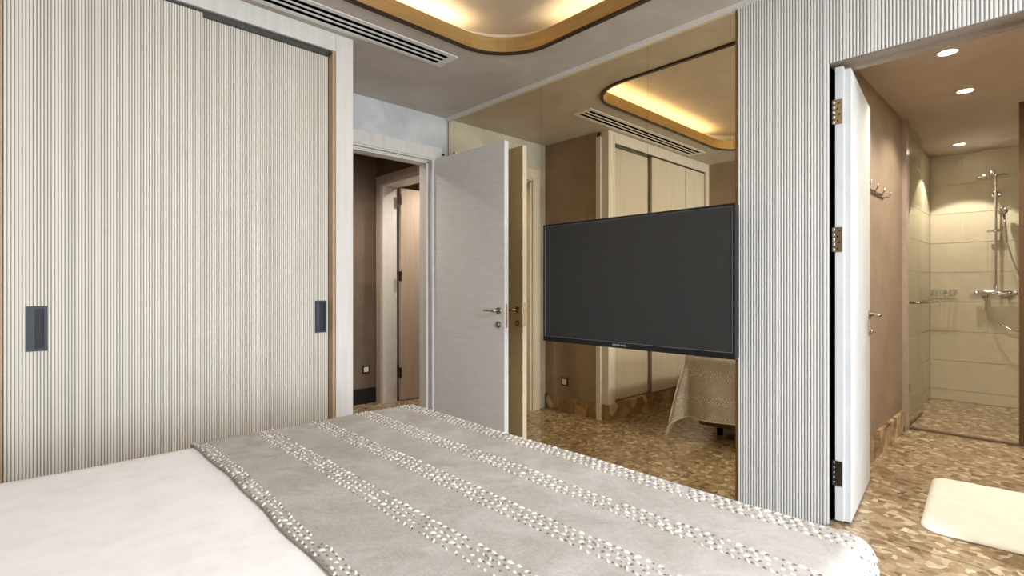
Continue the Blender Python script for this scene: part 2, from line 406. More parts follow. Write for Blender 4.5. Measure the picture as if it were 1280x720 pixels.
# air vent
vent = thing('air_vent', (1.03, 2.77, ZC), 'long white linear air vent with dark slots in the ceiling', 'vent')
VX0, VX1, VY0, VY1 = 0.0, 2.06, 2.668, 2.868
zt = ZC-0.006
obj('vent_frame', B(VX0, VX1, VY0, VY0+0.032, zt, ZC), M['white'], vent)
obj('vent_frame', B(VX0, VX1, VY1-0.032, VY1, zt, ZC), M['white'], vent)
obj('vent_frame', B(VX0, VX0+0.05, VY0+0.032, VY1-0.032, zt, ZC), M['white'], vent)
obj('vent_frame', B(VX1-0.05, VX1, VY0+0.032, VY1-0.032, zt, ZC), M['white'], vent)
obj('slot_backing', B(VX0+0.05, VX1-0.05, VY0+0.032, VY1-0.032, ZC-0.002, ZC), M['black'], vent)
for k in range(2):
    yc = VY0+0.032 + (0.136)*(k+1)/3
    obj('slat', B(VX0+0.05, VX1-0.05, yc-0.007, yc+0.007, zt, ZC-0.002), M['white'], vent)

# ---------------------------------------------------------------- wardrobe
WY = 2.92
ward = thing('wardrobe', (0.46, 3.2, 0), 'built-in whitewashed wardrobe with ribbed sliding doors', 'wardrobe')
HB = CH + 1.384             # header bottom
obj('header', B(-0.52, 1.352, WY, WY+0.5, HB, ZC-0.001), M['frame'], ward)
obj('post', B(1.354, 1.46, WY, WY+0.09, 0.15, ZC-0.001), M['frame'], ward)
obj('post', B(-0.6, -0.522, WY, WY+0.5, 0.15, ZC-0.001), M['frame'], ward)
struct('trim_4', B(1.4605, 1.482, 3.0, 3.05, 0, ZC-0.05), M['white'], 'white upright trim strip beside the wardrobe end post', 'trim')
obj('side_panel', B(1.36, 1.405, WY+0.09, WY+0.6, 0.15, ZC-0.001), M['frame'], ward)
obj('oak_reveal', B(1.338, 1.353, WY+0.012, WY+0.12, 0.15, HB), M['oak'], ward)
obj('oak_reveal', B(-0.521, -0.505, WY+0.012, WY+0.12, 0.15, HB), M['oak'], ward)
obj('oak_divider', B(-0.0575, -0.0465, WY+0.016, WY+0.045, 0.16, HB-0.015), M['oak'], ward)
obj('track', B(-0.505, 1.338, WY+0.015, WY+0.115, HB-0.014, HB), M['darksteel'], ward)
obj('back_panel', B(-0.6, 1.4, WY+0.55, WY+0.6, 0, ZC-0.001), M['frame'], ward)
obj('plinth', B(-0.598, 1.461, WY+0.0, WY+0.12, 0, 0.15), M['marble2'], ward)
def ribs(x0, x1, z0, z1, face, pitch, axis='y'):
    """vertical rounded ribs standing proud of a flat board; outward is -axis"""
    n = max(1, round((x1-x0)/pitch)); p = (x1-x0)/n; bm = bmesh.new()
    wv = p*0.62; dep = pitch*(0.28 if axis == 'y' else 0.16)
    prof = [(-wv/2, 0), (-wv/2, dep*0.6), (-wv*0.3, dep), (wv*0.3, dep), (wv/2, dep*0.6), (wv/2, 0)]
    for i in range(n):
        c = x0+(i+0.5)*p; lo, hi = [], []
        for a, d in prof:
            P = (c+a, face-d) if axis == 'y' else (face-d, c+a)
            lo.append(bm.verts.new((P[0], P[1], z0))); hi.append(bm.verts.new((P[0], P[1], z1)))
        for k in range(5): bm.faces.new((lo[k], lo[k+1], hi[k+1], hi[k]))
        bm.faces.new(lo); bm.faces.new(hi[::-1])
    return bm
def sliding_door(x0, x1, y, hx, visible_label=None):
    d = obj('sliding_door', B(x0, x1, y+0.006, y+0.034, 0.158, HB-0.016), M['groove_shade'], ward)
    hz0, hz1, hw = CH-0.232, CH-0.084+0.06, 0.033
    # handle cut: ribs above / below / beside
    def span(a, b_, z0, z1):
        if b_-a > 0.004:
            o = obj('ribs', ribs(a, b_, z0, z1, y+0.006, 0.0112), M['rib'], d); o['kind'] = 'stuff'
    if hx is None:
        span(x0, x1, 0.158, HB-0.016); return d
    hz0, hz1 = CH-0.268, CH-0.080
    P = 0.0112
    a = x0+round((hx-hw-x0)/P)*P; b_ = a+6*P
    for (u, v, z0, z1) in ((x0, a, 0.158, HB-0.016), (b_, x1, 0.158, HB-0.016), (a, b_, 0.158, hz0), (a, b_, hz1, HB-0.016)): span(u, v, z0, z1)
    h = bmesh.new(); t = 0.011; yo = y-0.001; yi = y+0.007
    box(h, a, b_, yo, yi, hz0, hz0+t); box(h, a, b_, yo, yi, hz1-t, hz1)
    box(h, a, a+t, yo, yi, hz0+t, hz1-t); box(h, b_-t, b_, yo, yi, hz0+t, hz1-t)
    box(h, a+t, a+t+0.016, yo+0.003, yi, hz0+t, hz1-t)
    hd = obj('recessed_pull', h, M['anth'], d)
    obj('pull_recess', B(a+t+0.016, b_-t, y+0.0055, y+0.007, hz0+t, hz1-t), M['anth2'], ward).name = 'pull_recess'
    return d
sliding_door(-0.044, 0.668, WY+0.012, 0.055)
sliding_door(0.63, 1.336, WY+0.064, 1.288)
sliding_door(-0.503, -0.060, WY+0.013, None)
for o in list(ward.children):
    if o.name.startswith('pull_recess'):
        best = min([c for c in ward.children if c.name.startswith('sliding_door')], key=lambda c: abs(c.location.x-o.location.x)+abs(c.location.y-o.location.y))
        o.location = o.location - best.location; o.parent = best

# skirting on alcove wall
struct('baseboard_alcove', B(1.474, 1.484, 3.052, 3.72, 0, 0.15), M['marble2'], 'marble skirting along the short wall beside the wardrobe', 'skirting')
struct('baseboard_doorway', B(2.685, 2.75, 3.708, 3.72, 0, 0.15), M['marble2'], 'marble skirting between the doorway casing and the mirror', 'skirting')

# ---------------------------------------------------------------- hardware
def lever(parent, p, nrm, along, m=M['steel'], L=0.12, name='lever_handle'):
    p = Vector(p); nrm = Vector(nrm).normalized(); along = Vector(along).normalized()
    bm = bmesh.new(); disc(bm, p, nrm, 0.026, 0.008)
    q = p+nrm*0.006
    pts = [q, q+nrm*0.032, q+nrm*0.044+along*0.006, q+nrm*0.048+along*0.02, q+nrm*0.047+along*0.06, q+nrm*0.044+along*L]
    tube(bm, pts, [0.010, 0.010, 0.0105, 0.0105, 0.0085, 0.006], 12)
    return obj(name, bm, m, parent, smooth=True)
def rosette(parent, p, nrm, m=M['steel']):
    bm = bmesh.new(); p = Vector(p); nrm = Vector(nrm).normalized()
    disc(bm, p, nrm, 0.026, 0.008); tube(bm, [p+nrm*0.007, p+nrm*0.016, p+nrm*0.018], [0.013, 0.013, 0.009], 16)
    return obj('lock_rosette', bm, m, parent, smooth=True)
def hinge(parent, x, y, z, m, tilt=0):
    """butt hinge: leaf plate facing -X with barrel at +Y side"""
    bm = B(x-0.004, x, y-0.030, y, z-0.058, z+0.058, bev=0.0012)
    for k in range(5):
        z0 = z-0.058+k*0.0232; tube(bm, [(x-0.004, y+0.006, z0+0.0004), (x-0.004, y+0.006, z0+0.0228)], 0.0072, 10)
    o = obj('hinge', bm, m, parent)
    sc = bmesh.new()
    for k, dz in enumerate((-0.042, -0.014, 0.014, 0.042)):
        disc(sc, (x-0.004, y-(0.019 if k%2 else 0.011), z+dz), (-1,0,0), 0.0042, 0.0012, 10)
    obj('screws', sc, M['bronze'], o)['kind'] = 'stuff'
    return o

# ---------------------------------------------------------------- bedroom door (door_1)
d1 = thing('door_1', (2.13, 3.72, 0), 'open white bedroom door beside the bronze mirror with its casing', 'door', kind='structure')
obj('casing_head', B(1.58, 2.68, 3.700, 3.72, DO, DO+0.102), M['frame'], d1)
obj('casing_side', B(2.58, 2.68, 3.700, 3.72, 0, DO), M['frame'], d1)
obj('casing_side', B(1.58, 1.68, 3.700, 3.72, 0, DO), M['frame'], d1)
bm = B(1.68, 2.58, 3.712, 3.755, DO-0.012, DO); box(bm, 1.70, 2.56, 3.76, 3.87, DO-0.034, DO); box(bm, 1.69, 2.57, 3.75, 3.80, DO-0.022, DO-0.004)
obj('head_jamb', bm, M['frame'], d1)
obj('side_jamb', B(2.562, 2.58, 3.765, 3.87, 0, DO-0.034), M['frame'], d1)
obj('side_jamb', B(1.68, 1.70, 3.72, 3.87, 0, DO-0.034), M['frame'], d1)
hx, hy = 2.598, 3.694; fx, fy = 2.634, 2.846
u = Vector((fx-hx, fy-hy, 0)); LW = u.length; u.normalize(); nrm = Vector((-u.y, u.x, 0))     # +X side normal
if nrm.x < 0: nrm = -nrm
mt = Matrix(((u.x, nrm.x, 0, hx), (u.y, nrm.y, 0, hy), (0, 0, 1, 0), (0, 0, 0, 1)))
leaf = obj('door_leaf', B(0, LW, 0, 0.042, 0.008, CH+1.098, bev=0.0015, mtx=mt), M['leaf'], d1)
zh = CH-0.178; s = LW-0.058
P = lambda s_, n_, z_: mt @ Vector((s_, n_, z_))
lever(leaf, P(s, 0, zh), -nrm, -u); lever(leaf, P(s, 0.042, zh), nrm, -u, L=0.11)
rosette(leaf, P(s, 0, zh-0.105), -nrm); rosette(leaf, P(s, 0.042, zh-0.105), nrm)
obj('lock_plate', B(LW-0.0002, LW+0.0015, 0.011, 0.031, zh-0.13, zh+0.05, mtx=mt), M['steel'], leaf)
bm = bmesh.new(); disc(bm, (2.682, 3.712, DO+0.05), (0.3,-1,0), 0.008, 0.03, 12)
obj('door_bumper', bm, M['black'], d1)

# ---------------------------------------------------------------- second door in the hall (door_2)
d2 = thing('door_2', (2.98, 4.64, 0), 'half hidden beige door beyond the hall with black hinges', 'door', kind='structure')
obj('casing_head', B(2.862, 2.88, 4.1, 5.18, HO, HO+0.09), M['hallleaf'], d2)
obj('casing_side', B(2.862, 2.88, 5.085, 5.178, 0, HO), M['hallleaf'], d2)
obj('casing_side', B(2.862, 2.88, 4.11, 4.2, 0, HO), M['hallleaf'], d2)
bm = B(2.88, 2.92, 5.062, 5.085, 0, HO); box(bm, 2.92, 3.06, 5.07, 5.085, 0, HO)
obj('side_jamb', bm, M['white'], d2)
obj('head_jamb', B(2.88, 3.07, 4.2, 5.06, HO-0.018, HO), M['white'], d2)
lf = obj('door_leaf', B(3.085, 3.93, 5.03, 5.073, 0.008, HO-0.02), M['hallleaf'], d2)
for zz in (CH+0.97, CH+0.12, CH-0.95):
    obj('hinge', B(3.060, 3.088, 5.020, 5.03, zz-0.055, zz+0.055), M['bronze'], d2)

# ---------------------------------------------------------------- mirror
mir = thing('wall_mirror', (2.755, 2.4, 0), 'floor to ceiling bronze tinted mirror behind the television', 'mirror')
for a, b_ in ((2.5806, 3.70), (1.7006, 2.5794), (1.172, 1.6994)):
    obj('mirror_pane', B(2.752, 2.7595, a, b_, 0.002, ZC-0.022), M['mirror'], mir)
obj('backing_board', B(2.7597, 2.7612, 1.172, 3.71, 0.002, ZC-0.022), M['black'], mir)

# ---------------------------------------------------------------- ribbed panelling around the bathroom door
pan = thing('ribbed_panelling', (2.745, 0.3, 0), 'pale ribbed wall panelling between the mirror and bathroom doorway', 'wall panelling')
PB0, PB1 = 0.732, 1.158
b1 = obj('panel_board', B(2.748, 2.7598, PB0, PB1, 0.0, ZC-0.022), M['groove_shade2'], pan)
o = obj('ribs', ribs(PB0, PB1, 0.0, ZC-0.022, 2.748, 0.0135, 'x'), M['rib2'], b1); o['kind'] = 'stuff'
b2 = obj('panel_board', B(2.748, 2.7598, 0.02, PB0, BO, ZC-0.022), M['groove_shade2'], pan)
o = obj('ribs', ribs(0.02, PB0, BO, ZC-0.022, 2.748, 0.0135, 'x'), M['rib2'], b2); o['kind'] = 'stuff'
b3 = obj('panel_board', B(2.748, 2.7598, -3.9, 0.02, 0.0, ZC-0.022), M['groove_shade2'], pan)
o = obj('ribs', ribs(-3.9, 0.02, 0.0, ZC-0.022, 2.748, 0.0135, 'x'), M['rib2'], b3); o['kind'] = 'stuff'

# ---------------------------------------------------------------- bathroom door (door_3)
d3 = thing('door_3', (2.82, 0.38, 0), 'pale bathroom door opened inwards at the ribbed panelling with steel hinges', 'door', kind='structure')
obj('head_jamb', B(2.762, 2.88, 0.02, 0.75, BO-0.002, BO+0.02), M['soffit'], d3)
obj('head_stop', B(2.84, 2.88, 0.04, 0.70, BO-0.016, BO-0.002), M['soffit'], d3)
obj('side_jamb', B(2.775, 2.88, 0.737, 0.75, BF, BO-0.002), M['black'], d3)
obj('side_jamb', B(2.762, 2.88, 0.02, 0.034, BF, BO-0.002), M['frame'], d3)
obj('threshold', B(2.752, 2.88, 0.034, 0.736, BF, BF+0.004), M['marble'], d3)
hx3, hy3 = 2.795, 0.655; u3 = Vector((0.72, 0.075, 0)).normalized(); n3 = Vector((-u3.y, u3.x, 0)) # n3 points +Y
mt3 = Matrix(((u3.x, n3.x, 0, hx3), (u3.y, n3.y, 0, hy3), (0,0,1,0), (0,0,0,1)))
bm = B(0, 0.722, 0, 0.045, CH-1.093, CH+1.016, bev=0.001, mtx=mt3)
box(bm, -0.010, 0.70, 0.028, 0.062, CH-1.093, CH+1.030, bev=0.001, mtx=mt3)
leaf3 = obj('door_leaf', bm, M['leaf2'], d3)
P3 = lambda s_, n_, z_: mt3 @ Vector((s_, n_, z_))
lever(leaf3, P3(0.665, 0, CH-0.155), -n3, -u3, L=0.10); rosette(leaf3, P3(0.665, 0, CH-0.25), -n3)
hp = P3(-0.010, 0.062, 0)
for zz, mm in ((CH+0.82, 'steel'), (CH+0.222, 'steel'), (CH-0.872, 'darksteel')):
    hinge(leaf3, hp.x-0.0005, hp.y, zz, M[mm])

# ---------------------------------------------------------------- bathroom skirting, marble strip
bs = B(2.9, 4.93, 0.802, 0.816, BF, BF+0.15); box(bs, 2.9, 4.93, 0.798, 0.816, BF+0.15, BF+0.165)
struct('baseboard_bathroom', bs, M['marble2'], 'marble skirting along the taupe bathroom wall', 'skirting')
struct('trim_2', B(4.93, 5.03, 0.79, 0.816, BF, BC), plain('pale_veined_strip', srgb(176,160,150), 0.25), 'narrow upright marble strip at the shower entrance', 'trim')

# ---------------------------------------------------------------- shower glass
sg = thing('shower_door', (5.07, 0.81, BF), 'clear glass shower door swung inwards against the tiled wall', 'shower door')
obj('glass_pane', B(5.085, 5.70, 0.805, 0.813, BF+0.012, BC-0.30), M['glass'], sg)
obj('top_pane', B(5.085, 5.70, 0.805, 0.813, BC-0.29, BC-0.004), M['glass'], sg)
obj('edge_seal', B(5.078, 5.085, 0.803, 0.815, BF+0.012, BC-0.30), plain('green_glass_edge', srgb(74,78,58), 0.3), sg)
obj('edge_seal', B(5.085, 5.70, 0.802, 0.816, BF+0.004, BF+0.012), plain('dark_seal', srgb(84,72,56), 0.4), sg)
for zz in (CH+1.0, CH+0.62, CH-0.80):
    obj('glass_hinge', B(5.06, 5.115, 0.796, 0.822, zz-0.035, zz+0.035, bev=0.004), M['darksteel'], sg)
bm = bmesh.new(); zb = CH-0.125
tube(bm, [(5.14, 0.806, zb), (5.14, 0.745, zb), (5.16, 0.735, zb), (5.66, 0.69, zb), (5.68, 0.70, zb), (5.68, 0.806, zb)], 0.009, 12)
obj('towel_bar', bm, M['steel'], sg, smooth=True)
struct('trim_3', B(5.05, 5.10, -0.3, 0.80, BF, BF+0.010), plain('dark_threshold', srgb(96,80,62), 0.35), 'thin dark threshold strip under the shower glass', 'trim')
sp = thing('shower_screen', (5.075, -0.1, BF), 'fixed glass shower screen with brown upright post at the right', 'shower screen')
obj('post', B(5.05, 5.10, 0.14, 0.178, BF+0.010, BC-0.004), plain('brown_post', srgb(92,70,48), 0.4), sp)
obj('glass_pane', B(5.07, 5.08, -0.9, 0.14, BF+0.012, BC-0.004), M['glass'], sp)

# ---------------------------------------------------------------- shower set
sh = thing('shower_set', (6.55, 0.383, CH-0.1), 'chrome rain shower with riser, mixer and hand shower', 'shower')
SY = 0.383; SX = 6.535
bm = bmesh.new(); arc = [(SX, SY, CH-0.03), (SX, SY, CH+0.95)]
arc += [(SX-0.06+0.06*math.cos(a), SY, CH+0.95+0.06*math.sin(a)) for a in [PI/2*k/6 for k in range(1,7)]] + [(SX-0.30, SY, CH+1.01)]
arc += [(SX-0.33, SY, CH+1.0), (SX-0.335, SY, CH+0.975)]
tube(bm, arc, 0.0105, 12); obj('riser_pipe', bm, M['chrome'], sh, smooth=True)
bm = bmesh.new(); tube(bm, [(SX-0.335, SY, CH+1.02), (SX-0.335, SY, CH+0.985)], 0.02, 16)
tube(bm, [(SX-0.335, SY, CH+0.985), (SX-0.335, SY, CH+0.975), (SX-0.335, SY, CH+0.962)], [0.03, 0.112, 0.112], 36)
obj('rain_head', bm, M['chrome'], sh, smooth=False)
bm = bmesh.new(); disc(bm, (6.6, SY, CH+0.86), (-1,0,0), 0.034, 0.012); tube(bm, [(6.59, SY, CH+0.86), (SX, SY, CH+0.86)], 0.012, 12)
obj('wall_bracket', bm, M['chrome'], sh, smooth=True)
bm = bmesh.new(); tube(bm, [(SX, SY+0.11, CH-0.055), (SX, SY+0.09, CH-0.055), (SX, SY-0.09, CH-0.055), (SX, SY-0.11, CH-0.055)], [0.021,0.024,0.024,0.021], 20)
tube(bm, [(SX, SY+0.115, CH-0.055), (SX, SY+0.15, CH-0.055)], [0.026,0.026], 8); tube(bm, [(SX, SY-0.115, CH-0.055), (SX, SY-0.15, CH-0.055)], [0.026,0.026], 8)
obj('mixer_body', bm, M['chrome'], sh, smooth=False)
for dy in (0.075, -0.075):
    bm = bmesh.new(); disc(bm, (6.6, SY+dy, CH-0.055), (-1,0,0), 0.032, 0.012); tube(bm, [(6.59, SY+dy, CH-0.055), (SX+0.02, SY+dy, CH-0.055)], 0.014, 12)
    obj('wall_union', bm, M['chrome'], sh, smooth=True)
bm = bmesh.new(); tube(bm, [(SX, SY+0.02, CH+0.52), (SX, SY+0.005, CH+0.52), (SX, SY-0.03, CH+0.52)], 0.017, 14); tube(bm, [(SX-0.01, SY+0.06, CH+0.52),(SX-0.01, SY-0.03, CH+0.52)], 0.012, 10)
obj('slider', bm, M['chrome'], sh, smooth=True)
bm = bmesh.new(); a = Vector((SX-0.05, SY-0.05, CH+0.70)); b_ = Vector((SX-0.03, SY-0.075, CH+0.40))
tube(bm, [a, a.lerp(b_, 0.4), b_], [0.014, 0.013, 0.010], 12)
tube(bm, [a+Vector((0.03,0,0.01)), a+Vector((0.012,0,0.005)), a+Vector((-0.03,0.0,-0.012)), a+Vector((-0.035,0,-0.014))], [0.012, 0.03, 0.036, 0.032], 20)
obj('hand_shower', bm, M['chrome'], sh, smooth=True)
def bez(pts, n=8):
    out = []
    for i in range(len(pts)-1):
        p0 = Vector(pts[max(i-1,0)]); p1 = Vector(pts[i]); p2 = Vector(pts[i+1]); p3 = Vector(pts[min(i+2, len(pts)-1)])
        for k in range(n):
            t = k/n; out.append(0.5*((2*p1)+(p2-p0)*t+(2*p0-5*p1+4*p2-p3)*t*t+(3*p1-p0-3*p2+p3)*t**3))
    out.append(Vector(pts[-1])); return out
bm = bmesh.new()
tube(bm, bez([b_, (SX-0.02, SY-0.14, CH+0.15), (SX-0.02, SY-0.24, CH-0.1), (SX-0.02, SY-0.27, CH-0.30), (SX-0.02, SY-0.19, CH-0.40), (SX-0.02, SY-0.06, CH-0.36), (SX-0.01, SY+0.03, CH-0.22), (SX, SY+0.045, CH-0.075)]), 0.0075, 10)
obj('hose', bm, M['chrome'], sh, smooth=True)

# soap basket
sb = thing('soap_basket', (6.5, 0.82, CH-0.05), 'chrome wire soap basket in the shower corner', 'soap basket')
bx0, bx1, by0, by1 = 6.49, 6.59, 0.655, 0.845
bm = bmesh.new()
for zz in (CH-0.03, CH-0.085):
    k_ = 0.0 if zz > CH-0.05 else 0.02
    tube(bm, [(bx0+k_, by0+k_, zz), (bx1, by0+k_, zz), (bx1, by1, zz), (bx0+k_, by1, zz), (bx0+k_, by0+k_, zz)], 0.003, 6)
for k in range(6):
    y = by0+0.02+(by1-by0-0.02)*k/5; tube(bm, [(bx0+0.0, y, CH-0.03), (bx0+0.02, y, CH-0.085), (bx1, y, CH-0.085), (bx1, y, CH-0.03)], 0.0022, 6)
disc(bm, (6.6, 0.75, CH-0.05), (-1,0,0), 0.014, 0.012, 12)
obj('wire_basket', bm, M['chrome'], sb)

# robe hooks
rh = thing('robe_hooks', (3.9, 0.80, CH+0.6), 'small chrome rail of robe hooks on the taupe bathroom wall', 'robe hooks')
obj('rail', B(3.62, 4.28, 0.808, 0.816, CH+0.60, CH+0.625), M['steel'], rh)
for k in range(4):
    x = 3.68+k*0.18; bm = bmesh.new()
    tube(bm, [(x, 0.808, CH+0.612), (x, 0.775, CH+0.60), (x, 0.765, CH+0.615), (x, 0.76, CH+0.64)], 0.005, 8); obj('hook', bm, M['steel'], rh, smooth=True)

# downlights
for i, (x, y, lab, pw) in enumerate(((3.69, 0.41, 'recessed downlight nearest the bathroom doorway', 29), (4.5, 0.41, 'recessed downlight in front of the shower glass', 29), (6.15, 0.60, 'recessed downlight inside the shower by the tiled wall', 40))):
    t = thing('downlight', (x, y, BC-0.01), lab, 'downlight', 'recessed downlights in the bathroom ceiling')
    bm = bmesh.new(); n = 32
    ring = [[bm.verts.new((x+r*math.cos(2*PI*k/n), y+r*math.sin(2*PI*k/n), z)) for k in range(n)] for r, z in ((0.052, BC), (0.05, BC-0.006), (0.042, BC-0.006), (0.040, BC))]
    for r0, r1 in zip(ring, ring[1:]):
        for k in range(n): bm.faces.new((r0[k], r0[(k+1)%n], r1[(k+1)%n], r1[k]))
    obj('rim', bm, M['white'], t)
    bm = bmesh.new(); disc(bm, (x, y, BC-0.001), (0,0,-1), 0.040, 0.003, 28); obj('lens', bm, M['lamp'], t)
    spot('downlight_lamp', (x, y, BC-0.012), pw, SOFTW, 130 if i < 2 else 92, 0.6 if i < 2 else 0.12, 0.03)
spot('hall_fill', (2.1, 4.5, 2.68), 45, SOFTW, 150, 0.8, 0.05)  # unseen lamp added to light the hall, no fixture
spot('far_room_fill', (3.5, 4.5, 2.68), 50, SOFTW, 150, 0.8, 0.05)  # likewise added out of view, brightens the room past the hall
# unseen fill lamp added under the bathroom ceiling for an even light
area('bathroom_fill', (4.0, -0.6, BC-0.02), (0, 0, 0), 0.6, 0.3, 24, SOFTW)

# sockets
def socket(loc, axis, label, mfr):
    x, y, z = loc
    if axis == 'x':
        t = thing('wall_socket', (x, y, z), label, 'socket'); 
        obj('socket_frame', B(x, x+0.008, y-0.042, y+0.042, z-0.042, z+0.042, bev=0.002), mfr, t)
        obj('socket_insert', B(x+0.008, x+0.011, y-0.027, y+0.027, z-0.027, z+0.027, bev=0.001), M['white'], t)
    else:
        t = thing('wall_socket', (x, y, z), label, 'socket')
        obj('socket_frame', B(x-0.042, x+0.042, y-0.008, y, z-0.042, z+0.042, bev=0.002), mfr, t)
        obj('socket_insert', B(x-0.026, x+0.026, y-0.012, y-0.008, z-0.026, z+0.026, bev=0.001), M['white'], t)
socket((1.474, 3.447, CH-0.963), 'x', 'wall socket with dark frame on the short wall, seen in the mirror', M['bronze'])
socket((2.75, 5.2, CH-0.90), 'y', 'white wall socket above the black hall skirting', M['bronze'])

# bath mat
def mat_mesh():
    bm = bmesh.new(); nx, ny = 30, 20; x0, x1, y0, y1 = 3.0, 3.9, -0.14, 0.46; r = 0.09; V = {}
    a0 = math.radians(4)
    for layer in (0, 1):
        for i in range(nx+1):
            for j in range(ny+1):
                px, py = -0.45+0.9*i/nx, -0.3+0.6*j/ny
                cx, cy = max(-0.45+r, min(0.45-r, px)), max(-0.3+r, min(0.3-r, py))
                d = Vector((px-cx, py-cy))
                if d.length > 1e-6:
                    m_ = max(abs(d.x), abs(d.y)); d = d.normalized()*m_
                qx, qy = cx+d.x, cy+d.y
                edge = min(1, (min(i, nx-i, j, ny-j))/1.5)
                z = BF+(0.002 if layer == 0 else 0.004+0.010*edge+0.0015*math.sin(qx*60)*math.sin(qy*55))
                X = 3.45+qx*math.cos(a0)-qy*math.sin(a0); Y = 0.165+qx*math.sin(a0)+qy*math.cos(a0)
                V[layer, i, j] = bm.verts.new((X, Y, z))
    for i in range(nx):
        for j in range(ny):
            f = bm.faces.new((V[1,i,j], V[1,i+1,j], V[1,i+1,j+1], V[1,i,j+1])); f.smooth = True
            bm.faces.new((V[0,i,j], V[0,i,j+1], V[0,i+1,j+1], V[0,i+1,j]))
    for i in range(nx):
        for j in (0, ny): bm.faces.new((V[0,i,j], V[0,i+1,j], V[1,i+1,j], V[1,i,j]))
    for j in range(ny):
        for i in (0, nx): bm.faces.new((V[0,i,j], V[0,i,j+1], V[1,i,j+1], V[1,i,j]))
    return bm
tag(obj('bath_mat', mat_mesh(), M['matfab']), 'cream rounded bath mat on the brown marble bathroom floor', 'bath mat')

# ---------------------------------------------------------------- television
tv = thing('television', (2.63, 1.765, CH-0.286), 'large black flat television in front of the bronze mirror', 'television')
TX = 2.60; TY0, TY1 = 1.109, 2.418
TZ1 = CH+0.2725+0.0; TZ0 = CH-0.2385
# heights from the photograph: top +0.273.., bottom -0.24.. scaled below
TZ1 = CH + 77.0/648*TX/0.7332; TZ1 = CH + 0.4215; TZ0 = CH - 0.3655
FX = TX
bz = 0.012
obj('back_shell', B(TX+0.012, TX+0.058, TY0+0.002, TY1-0.002, TZ0+0.002, TZ1-0.002, bev=0.006), M['tvframe'], tv)
for nm, a in (('bezel', (TY0, TY1, TZ1-bz, TZ1)), ('bezel', (TY0, TY1, TZ0, TZ0+0.032)), ('bezel', (TY0, TY0+bz, TZ0+0.032, TZ1-bz)), ('bezel', (TY1-bz, TY1, TZ0+0.032, TZ1-bz))):
    obj(nm, B(FX, FX+0.013, *a), M['tvframe'], tv)
g = 0.004
for a in ((TY0+bz, TY1-bz, TZ1-bz-g*0.5, TZ1-bz), (TY0+bz, TY1-bz, TZ0+0.032, TZ0+0.032+g*0.6), (TY0+bz, TY0+bz+g, TZ0+0.032+g*0.6, TZ1-bz-g*0.5), (TY1-bz-g, TY1-bz, TZ0+0.032+g*0.6, TZ1-bz-g*0.5)):
    obj('inner_lip', B(FX+0.001, FX+0.004, *a), M['tvedge'], tv)
obj('screen', B(FX+0.004, FX+0.012, TY0+bz+g, TY1-bz-g, TZ0+0.032+g*0.6, TZ1-bz-g*0.5), M['screen'], tv)
tc = bpy.data.curves.new('logo', 'FONT'); tc.body = 'SAMSUNG'; tc.size = 0.017; tc.extrude = 0.0006; tc.align_x = 'CENTER'; tc.align_y = 'CENTER'
to = bpy.data.objects.new('logo_tmp', tc); C.objects.link(to)
bpy.context.view_layer.update()
me = bpy.data.meshes.new_from_object(to.evaluated_get(bpy.context.evaluated_depsgraph_get())); C.objects.unlink(to); bpy.data.objects.remove(to)
bm = bmesh.new(); bm.from_mesh(me)
for v in bm.verts:      # text plane -> facing -X, reading left (high y) to right (low y)
    x, y, z = v.co; v.co = Vector((FX-0.0004-z*0.5, 1.80-x*1.25, TZ0+0.017+y))
obj('logo', bm, M['logo'], tv)
obj('wall_bracket', B(TX+0.057, 2.752, 1.55, 1.95, CH-0.12, CH+0.2), M['black'], tv)

# ---------------------------------------------------------------- bed, duvet and runner
ZT = CH-0.565+0.0           # top of runner
BX1, BY0, BY1 = 1.42, 0.27, 2.19
bed = thing('bed', (0.4, 1.23, 0), 'large bed with brown upholstered base under the grey runner', 'bed')
obj('bed_base', B(-0.55, BX1-0.12, BY0+0.09, BY1-0.09, 0.10, 0.36, bev=0.012), M['bedbase'], bed)
obj('mattress', B(-0.55, BX1-0.05, BY0+0.06, BY1-0.06, 0.36, ZT-0.045, bev=0.03), M['mattress'], bed)
for x in (-0.45, BX1-0.28):
    for y in (BY0+0.2, BY1-0.2):
        bm = bmesh.new(); tube(bm, [(x, y, 0), (x, y, 0.105)], [0.022, 0.03], 14); obj('leg', bm, M['black'], bed)
def sm(t): t = max(0, min(1, t)); return t*t*(3-2*t)
def drape(s, t, x1, y0, y1, zt, r, flare, wave, cornerf):
    """point of a cloth lying on the bed; s runs to the foot, t across; beyond the edges it hangs"""
    ex, ey0, ey1 = x1-r, y0+r, y1-r
    a = max(0, s-ex); b_ = (t-ey1) if t > ey1 else ((t-ey0) if t < ey0 else 0)
    x, y = min(s, ex), max(ey0, min(ey1, t)); rho = math.hypot(a, b_)
    z = zt
    z += 0.0035*math.sin(s*7+t*3)*math.sin(t*5-s*2)*(1 if wave else 0.6)
    if rho > 0:
        dx, dy = a/rho, b_/rho; q = r*PI/2
        if rho < q: h, dr = r*math.sin(rho/r), r*(1-math.cos(rho/r))
        else:
            k = rho-q; phi2 = abs(2*dx*dy)
            fl = flare + cornerf*phi2**1.5
            h = r + k*fl; dr = r + k*math.sqrt(max(0.05, 1-fl*fl))
            if wave:
                h += wave*sm(k/0.3)*(math.sin(t*13+1.2)*dx*dx + math.sin(s*17)*dy*dy)*(1-phi2)
                # fold beside the corner
                h += 0.05*phi2*sm(k/0.3)*math.sin(4*math.atan2(abs(dy), dx)+0.5)
        x += dx*h; y += dy*h; z -= dr
    return Vector((x, y, max(z, 0.014)))
